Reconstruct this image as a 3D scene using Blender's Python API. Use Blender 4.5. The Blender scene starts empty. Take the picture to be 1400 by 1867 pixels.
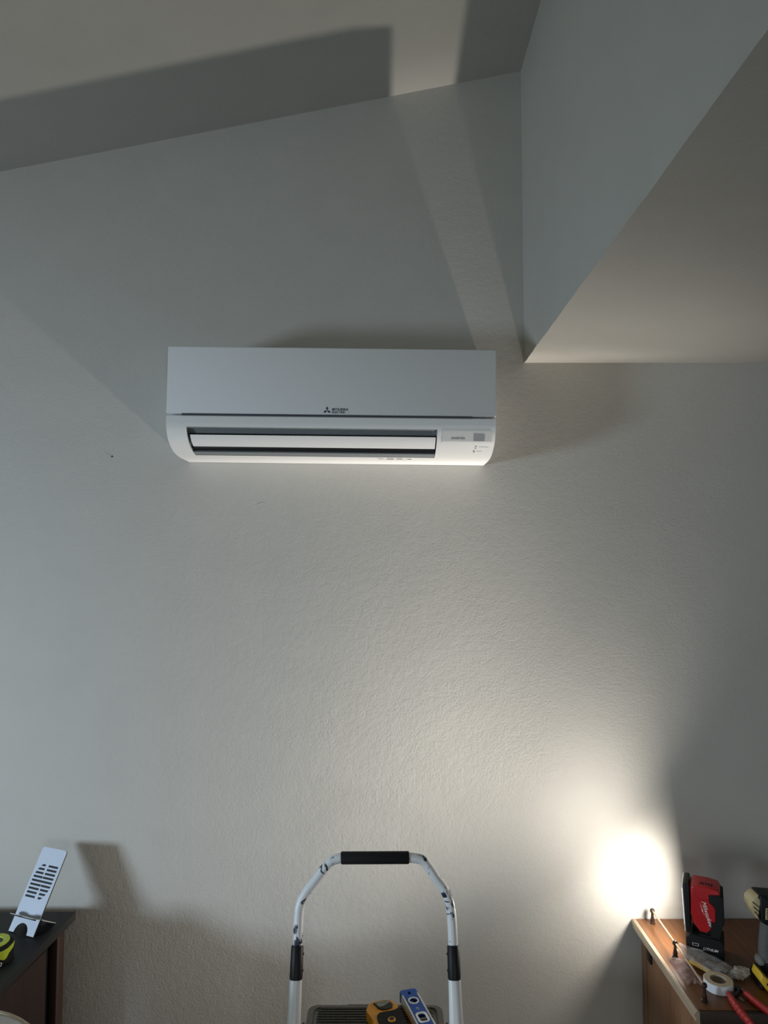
import bpy, bmesh, math, random
from mathutils import Vector, Matrix, Euler, noise
R = math.radians
random.seed(4)
S = bpy.context.scene
COL = S.collection

# ------------------------------------------------------------------ camera
cam_d = bpy.data.cameras.new('camera')
cam = bpy.data.objects.new('camera', cam_d); COL.objects.link(cam)
cam.location = (0, -1.95, 1.85)
cam.rotation_euler = (math.pi/2 + math.atan(.0606), 0, 0)
cam_d.sensor_fit = 'VERTICAL'; cam_d.sensor_height = 36; cam_d.lens = 36*1294/1867
cam_d.clip_start = .05
S.camera = cam

# ------------------------------------------------------------------ world, exposure
w = bpy.data.worlds.new('world'); S.world = w; w.use_nodes = True
w.node_tree.nodes['Background'].inputs[0].default_value = (.5, .62, .75, 1)
w.node_tree.nodes['Background'].inputs[1].default_value = .3
S.view_settings.view_transform = 'Standard'; S.view_settings.look = 'None'
S.view_settings.gamma = 1; S.view_settings.use_curve_mapping = False
S.view_settings.exposure = 0.0

# ------------------------------------------------------------------ lights
def area(name, loc, direction, sx, sy, power, color, spread=180):
    d = bpy.data.lights.new(name, 'AREA'); d.shape = 'RECTANGLE'; d.size = sx; d.size_y = sy
    d.energy = power; d.color = color; d.spread = R(spread)
    o = bpy.data.objects.new(name, d); COL.objects.link(o); o.location = loc
    o.rotation_euler = Vector(direction).to_track_quat('-Z', 'Y').to_euler()
    return o
# dusk daylight through the small window in the left wall
area('window_daylight', (-3.26, -2.0, 1.40), (1, .87, -.17), .5, .5, 23, (.68, .84, 1.0), 100)
# added fill lights, sources unseen: greenish at the left, neutral behind the camera
area('green_fill', (-3.26, -4.3, 1.5), (1, .25, .25), 1.2, 1.1, 8, (.76, 1.0, .66))
area('room_fill', (.7, -5.45, 1.2), (0, 1, -.08), 1.6, 1.2, 11.5, (.95, .97, 1.0), 120)
# the work light's own LED panel
LAMP_BASE = Vector((.7800, -.165, .8857)); LAMP_ROT = R(-25)
FLOOD_POWER = 1.6             # wide spill of the panel
# added fan-shaped spots at the lamp, brightening the far wall: (elevation, y, cone, squeeze, power)
FILL_BEAMS = [(24, .12, 150, .07, 80), (50, -.03, 150, .30, 34)]

# ------------------------------------------------------------------ material helpers
def mat(name, color, rough=.5, metal=0, spec=.5, coat=0):
    m = bpy.data.materials.new(name); m.use_nodes = True
    b = m.node_tree.nodes['Principled BSDF']
    b.inputs['Base Color'].default_value = (*color, 1)
    b.inputs['Roughness'].default_value = rough; b.inputs['Metallic'].default_value = metal
    b.inputs['Specular IOR Level'].default_value = spec
    b.inputs['Coat Weight'].default_value = coat
    return m
def N(m, t, **kw):
    n = m.node_tree.nodes.new(t)
    for k, v in kw.items():
        if k in n.inputs: n.inputs[k].default_value = v
        else: setattr(n, k, v)
    return n
def L(m, a, b): m.node_tree.links.new(a, b)
def B(m): return m.node_tree.nodes['Principled BSDF']
def grain(m, scale=200, amt=.25, bump=.1, dist=.0005, stretch=(1, 1, 1)):
    """fine variation of colour and relief in object space"""
    c = B(m).inputs['Base Color'].default_value[:]
    tc = N(m, 'ShaderNodeTexCoord'); mp = N(m, 'ShaderNodeMapping'); mp.inputs['Scale'].default_value = stretch
    nz = N(m, 'ShaderNodeTexNoise', Scale=scale, Detail=5.0)
    L(m, tc.outputs['Object'], mp.inputs['Vector']); L(m, mp.outputs['Vector'], nz.inputs['Vector'])
    r = N(m, 'ShaderNodeValToRGB')
    r.color_ramp.elements[0].position = .3; r.color_ramp.elements[1].position = .7
    r.color_ramp.elements[0].color = (*[x*(1-amt) for x in c[:3]], 1)
    r.color_ramp.elements[1].color = (*[min(1, x*(1+amt)) for x in c[:3]], 1)
    L(m, nz.outputs['Fac'], r.inputs['Fac']); L(m, r.outputs['Color'], B(m).inputs['Base Color'])
    if bump:
        bp = N(m, 'ShaderNodeBump', Strength=bump, Distance=dist)
        L(m, nz.outputs['Fac'], bp.inputs['Height']); L(m, bp.outputs['Normal'], B(m).inputs['Normal'])
    return m
def plaster(name, color, s1=1.0):
    m = mat(name, color, .62, spec=.35)
    tc = N(m, 'ShaderNodeTexCoord')
    n1 = N(m, 'ShaderNodeTexNoise', Scale=170.0, Detail=5.0, Roughness=.62)
    n2 = N(m, 'ShaderNodeTexNoise', Scale=9.0, Detail=3.0)
    v = N(m, 'ShaderNodeTexVoronoi', Scale=60.0)
    n3 = N(m, 'ShaderNodeTexNoise', Scale=1.7, Detail=2.0)
    for n in (n1, n2, v, n3): L(m, tc.outputs['Object'], n.inputs['Vector'])
    # orange peel gets coarser in patches
    mr = N(m, 'ShaderNodeMapRange'); mr.inputs['From Min'].default_value = .35; mr.inputs['From Max'].default_value = .7
    mr.inputs['To Min'].default_value = .45; mr.inputs['To Max'].default_value = 1.25
    L(m, n3.outputs['Fac'], mr.inputs['Value'])
    mu = N(m, 'ShaderNodeMath', operation='MULTIPLY'); L(m, n1.outputs['Fac'], mu.inputs[0]); L(m, mr.outputs['Result'], mu.inputs[1])
    mv = N(m, 'ShaderNodeMath', operation='MULTIPLY'); L(m, v.outputs['Distance'], mv.inputs[0]); mv.inputs[1].default_value = -.25
    ad = N(m, 'ShaderNodeMath', operation='ADD'); L(m, mu.outputs[0], ad.inputs[0]); L(m, mv.outputs[0], ad.inputs[1])
    b1 = N(m, 'ShaderNodeBump', Strength=.55*s1, Distance=.0017)
    L(m, ad.outputs[0], b1.inputs['Height'])
    b2 = N(m, 'ShaderNodeBump', Strength=.12*s1, Distance=.005)
    L(m, n2.outputs['Fac'], b2.inputs['Height']); L(m, b1.outputs['Normal'], b2.inputs['Normal'])
    L(m, b2.outputs['Normal'], B(m).inputs['Normal'])
    mx = N(m, 'ShaderNodeMixRGB'); mx.inputs[1].default_value = (*[c*.955 for c in color], 1); mx.inputs[2].default_value = (*[c*1.045 for c in color], 1)
    L(m, n2.outputs['Fac'], mx.inputs[0]); L(m, mx.outputs[0], B(m).inputs['Base Color'])
    return m
def wood(name, c1, c2, rough=.35, scale=14, stretch=(1, .06, 1), coat=.2):
    m = mat(name, c1, rough, coat=coat)
    tc = N(m, 'ShaderNodeTexCoord'); mp = N(m, 'ShaderNodeMapping'); mp.inputs['Scale'].default_value = stretch
    n = N(m, 'ShaderNodeTexNoise', Scale=float(scale*8), Detail=6.0, Distortion=.6)
    L(m, tc.outputs['Object'], mp.inputs['Vector']); L(m, mp.outputs['Vector'], n.inputs['Vector'])
    r = N(m, 'ShaderNodeValToRGB'); r.color_ramp.elements[0].position = .3; r.color_ramp.elements[1].position = .7
    r.color_ramp.elements[0].color = (*c1, 1); r.color_ramp.elements[1].color = (*c2, 1)
    L(m, n.outputs['Fac'], r.inputs['Fac']); L(m, r.outputs['Color'], B(m).inputs['Base Color'])
    bp = N(m, 'ShaderNodeBump', Strength=.12, Distance=.0006)
    L(m, n.outputs['Fac'], bp.inputs['Height']); L(m, bp.outputs['Normal'], B(m).inputs['Normal'])
    return m
def scuffed(name, base, fleck, thr=.62, scale=45):
    m = mat(name, base, .38, spec=.5)
    tc = N(m, 'ShaderNodeTexCoord')
    n = N(m, 'ShaderNodeTexNoise', Scale=float(scale), Detail=6.0, Roughness=.65, Distortion=.8)
    k = N(m, 'ShaderNodeTexNoise', Scale=9.0, Detail=1.0)
    L(m, tc.outputs['Object'], n.inputs['Vector']); L(m, tc.outputs['Object'], k.inputs['Vector'])
    a = N(m, 'ShaderNodeMath', operation='MULTIPLY_ADD'); a.inputs[1].default_value = .35; L(m, k.outputs['Fac'], a.inputs[0]); L(m, n.outputs['Fac'], a.inputs[2])
    r = N(m, 'ShaderNodeValToRGB'); r.color_ramp.elements[0].position = thr+.17; r.color_ramp.elements[1].position = thr+.20
    r.color_ramp.elements[0].color = (*base, 1); r.color_ramp.elements[1].color = (*fleck, 1)
    L(m, a.outputs[0], r.inputs['Fac']); L(m, r.outputs['Color'], B(m).inputs['Base Color'])
    return m

M = {}
M['wall'] = plaster('wall_paint', (.466, .449, .414))
M['ceil'] = plaster('ceiling_paint', (.468, .455, .415), .6)
M['floor'] = wood('floor_wood', (.16, .10, .06), (.24, .16, .10))
M['white'] = grain(mat('white_plastic', (.80, .80, .79), .38), 400, .02, .03)
M['white2'] = grain(mat('white_panel_plastic', (.76, .77, .78), .34), 400, .015, .02)
M['offwhite'] = grain(mat('off_white_plastic', (.72, .72, .70), .45), 300, .03, .02)
M['greyin'] = grain(mat('outlet_grey', (.20, .22, .23), .6), 200, .1)
M['black'] = grain(mat('black_plastic', (.008, .008, .009), .5, spec=.28), 300, .2, .15)
M['black2'] = grain(mat('black_rubber', (.012, .012, .0125), .75, spec=.22), 400, .25, .3)
M['ink'] = grain(mat('dark_ink', (.05, .055, .07), .6), 500, .1, 0)
M['ink2'] = grain(mat('grey_ink', (.22, .22, .22), .6), 500, .1, 0)
M['sensor'] = grain(mat('sensor_window', (.36, .36, .39), .25), 400, .05, 0)
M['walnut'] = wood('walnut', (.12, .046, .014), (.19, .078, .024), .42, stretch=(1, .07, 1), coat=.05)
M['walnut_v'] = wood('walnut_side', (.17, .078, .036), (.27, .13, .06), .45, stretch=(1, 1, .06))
M['walnut_d'] = wood('walnut_front_shaded', (.018, .010, .006), (.03, .016, .009), .65, coat=0, stretch=(1, 1, .06))  # darker walnut, the front's lack of light put into the colour
M['mould'] = wood('moulding_wood', (.30, .23, .155), (.39, .30, .21), .4, stretch=(1, .06, 1))
M['espresso'] = wood('espresso_wood', (.008, .0075, .0075), (.014, .013, .012), .58, stretch=(1, .08, 1), coat=0)
M['mahog'] = wood('mahogany_side', (.018, .007, .005), (.034, .012, .008), .5, stretch=(1, 1, .06), coat=.05)
M['brass'] = grain(mat('turned_post_bronze', (.03, .018, .012), .3, .3), 200, .3)
M['rod'] = grain(mat('gallery_rod', (.46, .34, .20), .35, .2), 200, .15)
M['red'] = grain(mat('red_plastic', (.45, .012, .016), .35), 300, .12)
M['redgrip'] = grain(mat('red_grip_rubber', (.42, .02, .022), .45), 300, .2)
M['steel'] = grain(mat('tool_steel', (.45, .45, .45), .35, .9), 300, .2)
M['dsteel'] = grain(mat('dark_steel', (.06, .06, .065), .4, .7), 300, .3)
M['yellow'] = grain(mat('drill_yellow', (.72, .46, .03), .38), 300, .1)
M['cream'] = grain(mat('vent_cream', (.52, .43, .24), .45), 300, .1)
M['lime'] = grain(mat('lime_plastic', (.56, .68, .04), .35), 300, .1)
M['tapew'] = grain(mat('tape_white', (.74, .77, .82), .45), 300, .04)
M['tapeside'] = grain(mat('tape_side', (.62, .53, .37), .55), 700, .12)
M['card'] = grain(mat('cardboard_core', (.40, .35, .28), .8), 200, .3)
M['paintw'] = scuffed('scuffed_white_paint', (.74, .76, .78), (.02, .03, .06), .555)
M['paintw2'] = scuffed('worn_white_rail_paint', (.74, .75, .75), (.10, .10, .10), .66)
M['tread'] = grain(mat('tread_grey', (.085, .080, .066), .30), 260, .45, .35)
M['blue'] = grain(mat('level_blue', (.008, .075, .36), .45, spec=.3), 260, .2)
M['alum'] = grain(mat('level_edge', (.62, .61, .56), .35, .3), 300, .12)
M['orange'] = grain(mat('finder_yellow', (.66, .28, .012), .45, spec=.35), 400, .12)
M['lcd'] = grain(mat('finder_display', (.15, .16, .13), .15), 60, .35, 0)
M['vial'] = grain(mat('vial_fluid', (.55, .62, .35), .1), 60, .2, 0)
M['phonew'] = grain(mat('stand_white_face', (.50, .55, .64), .45), 400, .015, .02)
M['leather'] = grain(mat('white_leather', (.70, .72, .72), .5), 300, .04, .15)
M['beige'] = grain(mat('seam_beige', (.55, .48, .34), .6), 400, .1)
M['whiteink'] = grain(mat('white_ink', (.85, .85, .85), .5), 500, .05, 0)
M['lens'] = mat('led_lens', (.9, .9, .85), .2)
B(M['lens']).inputs['Emission Color'].default_value = (1, .93, .8, 1); B(M['lens']).inputs['Emission Strength'].default_value = 6
def film(name, tint, a):
    m = bpy.data.materials.new(name); m.use_nodes = True; nt = m.node_tree; nt.nodes.clear()
    out = nt.nodes.new('ShaderNodeOutputMaterial'); t = nt.nodes.new('ShaderNodeBsdfTransparent'); t.inputs[0].default_value = (*tint, 1)
    p = nt.nodes.new('ShaderNodeBsdfPrincipled'); p.inputs['Base Color'].default_value = (*tint, 1); p.inputs['Roughness'].default_value = .18
    tr = nt.nodes.new('ShaderNodeBsdfTranslucent'); tr.inputs[0].default_value = (*tint, 1)
    m0 = nt.nodes.new('ShaderNodeMixShader'); m0.inputs[0].default_value = .35; nt.links.new(p.outputs[0], m0.inputs[1]); nt.links.new(tr.outputs[0], m0.inputs[2])
    mx = nt.nodes.new('ShaderNodeMixShader')
    tc = nt.nodes.new('ShaderNodeTexCoord'); n = nt.nodes.new('ShaderNodeTexNoise'); n.inputs['Scale'].default_value = 45; n.inputs['Detail'].default_value = 4
    mr = nt.nodes.new('ShaderNodeMapRange'); mr.inputs[1].default_value = .3; mr.inputs[2].default_value = .75; mr.inputs[3].default_value = a*.35; mr.inputs[4].default_value = min(1, a*1.7)
    bp = nt.nodes.new('ShaderNodeBump'); bp.inputs['Strength'].default_value = .35; bp.inputs['Distance'].default_value = .002
    nt.links.new(tc.outputs['Object'], n.inputs['Vector']); nt.links.new(n.outputs['Fac'], mr.inputs[0]); nt.links.new(n.outputs['Fac'], bp.inputs['Height'])
    nt.links.new(bp.outputs[0], p.inputs['Normal'])
    nt.links.new(mr.outputs[0], mx.inputs[0]); nt.links.new(t.outputs[0], mx.inputs[1]); nt.links.new(m0.outputs[0], mx.inputs[2]); nt.links.new(mx.outputs[0], out.inputs[0])
    return m
M['film'] = film('clear_plastic_film', (.95, .95, .95), .24)
M['film2'] = film('crumpled_film', (.86, .84, .78), .75)
M['filmpink'] = film('pinkish_film', (.90, .80, .80), .30)

# ------------------------------------------------------------------ mesh helpers
def smooth(me, ang=40):
    for p in me.polygons: p.use_smooth = True
    me.set_sharp_from_angle(angle=R(ang))
def link(name, bm_or_me, m, parent=None, ang=40, loc=None, rot=None):
    if isinstance(bm_or_me, bmesh.types.BMesh):
        me = bpy.data.meshes.new(name); bmesh.ops.recalc_face_normals(bm_or_me, faces=bm_or_me.faces)
        bm_or_me.to_mesh(me); bm_or_me.free()
    else: me = bm_or_me
    me.materials.clear(); me.materials.append(m)
    smooth(me, ang)
    o = bpy.data.objects.new(name, me); COL.objects.link(o)
    if parent: o.parent = parent
    if loc: o.location = loc
    if rot: o.rotation_euler = rot
    return o
def thing(name, label, cat, loc=(0, 0, 0), rot=(0, 0, 0), group=None):
    o = bpy.data.objects.new(name, None); COL.objects.link(o); o.empty_display_size = .05
    o.location = loc; o.rotation_euler = rot; o['label'] = label; o['category'] = cat
    if group: o['group'] = group
    return o
def tag(o, label, cat):
    o['label'] = label; o['category'] = cat; return o
def struct(o): o['kind'] = 'structure'; return o
def box(bm, c, s, bev=0, seg=2, mtx=None):
    r = bmesh.ops.create_cube(bm, size=1, matrix=(mtx or Matrix()) @ Matrix.Translation(c) @ Matrix.Diagonal((*s, 1)))
    if bev:
        es = {e for v in r['verts'] for e in v.link_edges}
        bmesh.ops.bevel(bm, geom=list(es), offset=bev, segments=seg, affect='EDGES', profile=.5)
    return bm
def BX(c, s, bev=0, seg=2): return box(bmesh.new(), c, s, bev, seg)
def prism(bm, pts, a, b, axis='Y', bev=0, seg=2):
    """extrude a closed 2-D outline between a and b along an axis"""
    def P(p, t):
        return {'Y': (p[0], t, p[1]), 'X': (t, p[0], p[1]), 'Z': (p[0], p[1], t)}[axis]
    v0 = [bm.verts.new(P(p, a)) for p in pts]; v1 = [bm.verts.new(P(p, b)) for p in pts]
    n = len(pts); f = [bm.faces.new(v0), bm.faces.new(v1[::-1])]
    for i in range(n): bm.faces.new((v0[i], v1[i], v1[(i+1) % n], v0[(i+1) % n]))
    if bev:
        es = {e for ff in f for e in ff.edges}
        bmesh.ops.bevel(bm, geom=list(es), offset=bev, segments=seg, affect='EDGES', profile=.5)
    return bm
def PR(pts, a, b, axis='Y', bev=0, seg=2): return prism(bmesh.new(), pts, a, b, axis, bev, seg)
def catmull(pts, n=8):
    P = [Vector(p) for p in pts]; P = [2*P[0]-P[1]] + P + [2*P[-1]-P[-2]]
    out = []
    for i in range(1, len(P)-2):
        for k in range(n):
            t = k/n
            out.append(.5*((2*P[i]) + (P[i+1]-P[i-1])*t + (2*P[i-1]-5*P[i]+4*P[i+1]-P[i+2])*t*t + (3*P[i]-P[i-1]-3*P[i+1]+P[i+2])*t**3))
    out.append(P[-2]); return out
def tube(bm, pts, rads, seg=16, squash=1, up=Vector((0, 1, 0)), cap=True):
    pts = [Vector(p) for p in pts]
    if not isinstance(rads, (list, tuple)): rads = [rads]*len(pts)
    rings = []
    for i, p in enumerate(pts):
        d = (pts[min(i+1, len(pts)-1)]-pts[max(i-1, 0)]).normalized()
        a = d.cross(up)
        if a.length < 1e-4: a = d.cross(Vector((1, 0, 0)))
        a.normalize(); b = a.cross(d).normalized()
        rings.append([bm.verts.new(p + a*math.cos(2*math.pi*k/seg)*rads[i] + b*math.sin(2*math.pi*k/seg)*rads[i]*squash) for k in range(seg)])
    for r0, r1 in zip(rings, rings[1:]):
        for k in range(seg): bm.faces.new((r0[k], r0[(k+1) % seg], r1[(k+1) % seg], r1[k]))
    if cap: bm.faces.new(rings[0][::-1]); bm.faces.new(rings[-1])
    return bm
def TB(*a, **k): return tube(bmesh.new(), *a, **k)
def lathe(bm, prof, c=(0, 0, 0), seg=24, mtx=None):
    mtx = mtx or Matrix.Translation(c)
    rings = []
    for r, z in prof:
        rings.append([bm.verts.new(mtx @ Vector((r*math.cos(2*math.pi*k/seg), r*math.sin(2*math.pi*k/seg), z))) for k in range(seg)])
    for r0, r1 in zip(rings, rings[1:]):
        for k in range(seg): bm.faces.new((r0[k], r0[(k+1) % seg], r1[(k+1) % seg], r1[k]))
    return bm
def LT(prof, **k): return lathe(bmesh.new(), prof, **k)
def rrect(w, h, r, cx=0, cy=0, n=6):
    o = []
    for sx, sy, a0 in ((1, 1, 0), (-1, 1, 90), (-1, -1, 180), (1, -1, 270)):
        for k in range(n+1):
            a = R(a0+90*k/n); o.append((cx+sx*(w/2-r)+r*math.cos(a), cy+sy*(h/2-r)+r*math.sin(a)))
    return o
def circ(r, n=24, cx=0, cy=0, sq=1): return [(cx+r*math.cos(2*math.pi*k/n), cy+sq*r*math.sin(2*math.pi*k/n)) for k in range(n)]
def holed(outer, holes, depth, bev=0):
    """plate in XY with holes cut through, thickness depth centred on z=0"""
    cu = bpy.data.curves.new('outline', 'CURVE'); cu.dimensions = '2D'; cu.fill_mode = 'BOTH'; cu.extrude = depth/2
    cu.bevel_depth = bev
    for pts in [outer]+holes:
        s = cu.splines.new('POLY'); s.points.add(len(pts)-1); s.use_cyclic_u = True
        for i, p in enumerate(pts): s.points[i].co = (p[0], p[1], 0, 1)
    o = bpy.data.objects.new('tmp', cu); me = bpy.data.meshes.new_from_object(o)
    bpy.data.objects.remove(o); bpy.data.curves.remove(cu); return me
def text(name, s, size, m, parent, loc, rot, shear=0, align='LEFT', ext=.00015, off=0, sx=1):
    cu = bpy.data.curves.new('lettering', 'FONT'); cu.body = s; cu.size = size; cu.extrude = ext; cu.shear = shear
    cu.align_x = align; cu.offset = off; cu.resolution_u = 3
    o = bpy.data.objects.new('tmp', cu); me = bpy.data.meshes.new_from_object(o)
    bpy.data.objects.remove(o); bpy.data.curves.remove(cu)
    if sx != 1: me.transform(Matrix.Diagonal((sx, 1, 1, 1)))
    return link(name, me, m, parent, loc=loc, rot=rot)
FRONT = (math.pi/2, 0, 0)

# ------------------------------------------------------------------ room shell
SL = .2005
def cz(x): return 2.9348 + (x+1.0884)*SL
XL, XR, YB = -3.3, 2.6, -5.5
struct(link('floor', BX(((XL+XR)/2, YB/2, -.05), (XR-XL+.2, -YB+.2, .1)), M['floor']))
def wallbox(name, pts, a, b, axis, m='wall'): return struct(link(name, PR(pts, a, b, axis), M[m]))
wall = wallbox('wall_back', [(XL-.1, 0), (XR+.1, 0), (XR+.1, cz(XR)+.3), (XL-.1, cz(XL)+.3)], 0, .1, 'Y')
# sloped ceiling, higher to the right
struct(link('ceiling', PR([(XL-.1, cz(XL-.1)), (XR+.1, cz(XR+.1)), (XR+.1, cz(XR+.1)+.1), (XL-.1, cz(XL-.1)+.1)], YB-.1, .0, 'Y'), M['ceil']))
# dropped header with flat lower ceiling on the right; its corner is hand-finished, so slightly uneven
bm = bmesh.new(); HX, HZ = .391, 2.3848; n = 160
prev = None
for i in range(n+1):
    y = (YB)*(i/n)**1.5
    j = Vector((noise.noise((y*9, 1, 0)), noise.noise((y*9, 5, 0))))*.0012 + Vector((noise.noise((y*40, 2, 0)), noise.noise((y*40, 7, 0))))*.0016
    if i < 3: j *= .2
    t = cz(HX)+.05
    ring = [bm.verts.new(p) for p in ((HX, y, t), (HX, y, HZ+.02), (HX+j.x, y, HZ+j.y), (HX+.02, y, HZ+.0001), (XR, y, HZ), (XR, y, t+.35))]
    if prev:
        for a in range(6): bm.faces.new((prev[a], prev[(a+1) % 6], ring[(a+1) % 6], ring[a]))
    else: bm.faces.new(ring)
    prev = ring
bm.faces.new(prev[::-1])
struct(link('ceiling_lower', bm, M['ceil'], ang=25))
wallbox('wall_right', [(YB, 0), (0, 0), (0, 4), (YB, 4)], XR, XR+.1, 'X')
def wall_with_window(name, origin, ux, width, height, cx, cy, ww, wh, wn):
    me = holed([(0, 0), (width, 0), (width, height), (0, height)], [[(cx-ww/2, cy-wh/2), (cx+ww/2, cy-wh/2), (cx+ww/2, cy+wh/2), (cx-ww/2, cy+wh/2)]] if not isinstance(cx, list) else
               [[(a-b/2, cy-wh/2), (a+b/2, cy-wh/2), (a+b/2, cy+wh/2), (a-b/2, cy+wh/2)] for a, b in zip(cx, ww)], .1)
    o = struct(link(name, me, M['wall']))
    o.matrix_world = Matrix.Translation(origin) @ ux
    return o
# left wall: u runs along -y
mL = Matrix(((0, 0, 1, 0), (-1, 0, 0, 0), (0, 1, 0, 0), (0, 0, 0, 1)))
me = holed([(0, 0), (-YB, 0), (-YB, 2.6), (0, 2.6)], [[(1.65, 1.05), (2.35, 1.05), (2.35, 1.75), (1.65, 1.75)], [(3.65, .9), (4.95, .9), (4.95, 2.1), (3.65, 2.1)]], .1)
o = struct(link('wall_left', me, M['wall'])); o.matrix_world = Matrix.Translation((XL-.05, 0, 0)) @ mL
mB = Matrix(((1, 0, 0, 0), (0, 0, 1, 0), (0, 1, 0, 0), (0, 0, 0, 1)))
me = holed([(XL, 0), (XR, 0), (XR, 4), (XL, 2.7)], [[(-.15, .55), (1.55, .55), (1.55, 1.85), (-.15, 1.85)]], .1)
o = struct(link('wall_front', me, M['wall'])); o.matrix_world = Matrix.Translation((0, YB-.05, 0)) @ mB
def window_frame(name, mtx, cx, cy, ww, wh):
    t = .04
    me = holed([(cx-ww/2, cy-wh/2), (cx+ww/2, cy-wh/2), (cx+ww/2, cy+wh/2), (cx-ww/2, cy+wh/2)],
               [[(cx-ww/2+t, cy-wh/2+t), (cx+ww/2-t, cy-wh/2+t), (cx+ww/2-t, cy+wh/2-t), (cx-ww/2+t, cy+wh/2-t)]], .05)
    o = struct(link(name, me, M['offwhite'])); o.matrix_world = mtx
window_frame('window_1', Matrix.Translation((XL-.07, 0, 0)) @ mL, 2.0, 1.4, .699, .699)
window_frame('window_2', Matrix.Translation((XL-.07, 0, 0)) @ mL, 4.3, 1.5, 1.299, 1.199)  # unseen window, added to house the greenish fill
window_frame('window_3', Matrix.Translation((0, YB-.07, 0)) @ mB, .7, 1.2, 1.699, 1.299)  # unseen window, added for the fill from behind the camera
# little marks on the back wall: nail hole, hairline scratches in the paint
mk = lambda nm, pts, r: link(nm, TB(pts, r, seg=6), M['wall'], wall)
link('nail_head', LT([(0, .002), (.0022, .0016), (.0026, 0)], mtx=Matrix.Translation((-.752, 0, 2.122)) @ Matrix.Rotation(R(90), 4, 'X'), seg=10), M['dsteel'], wall)
link('paint_ridge', TB(catmull([(-.1045+random.uniform(-.001, .001)-.004*(i/7), .0002, 1.43-i*.022) for i in range(8)], 3), .0003, seg=6), M['wall'], wall)
link('paint_ridge', TB(catmull([(-.347, .0002, 1.988), (-.335, .0002, 1.9925), (-.322, .0002, 1.9905)], 4), .0008, seg=6), M['wall'], wall)

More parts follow.
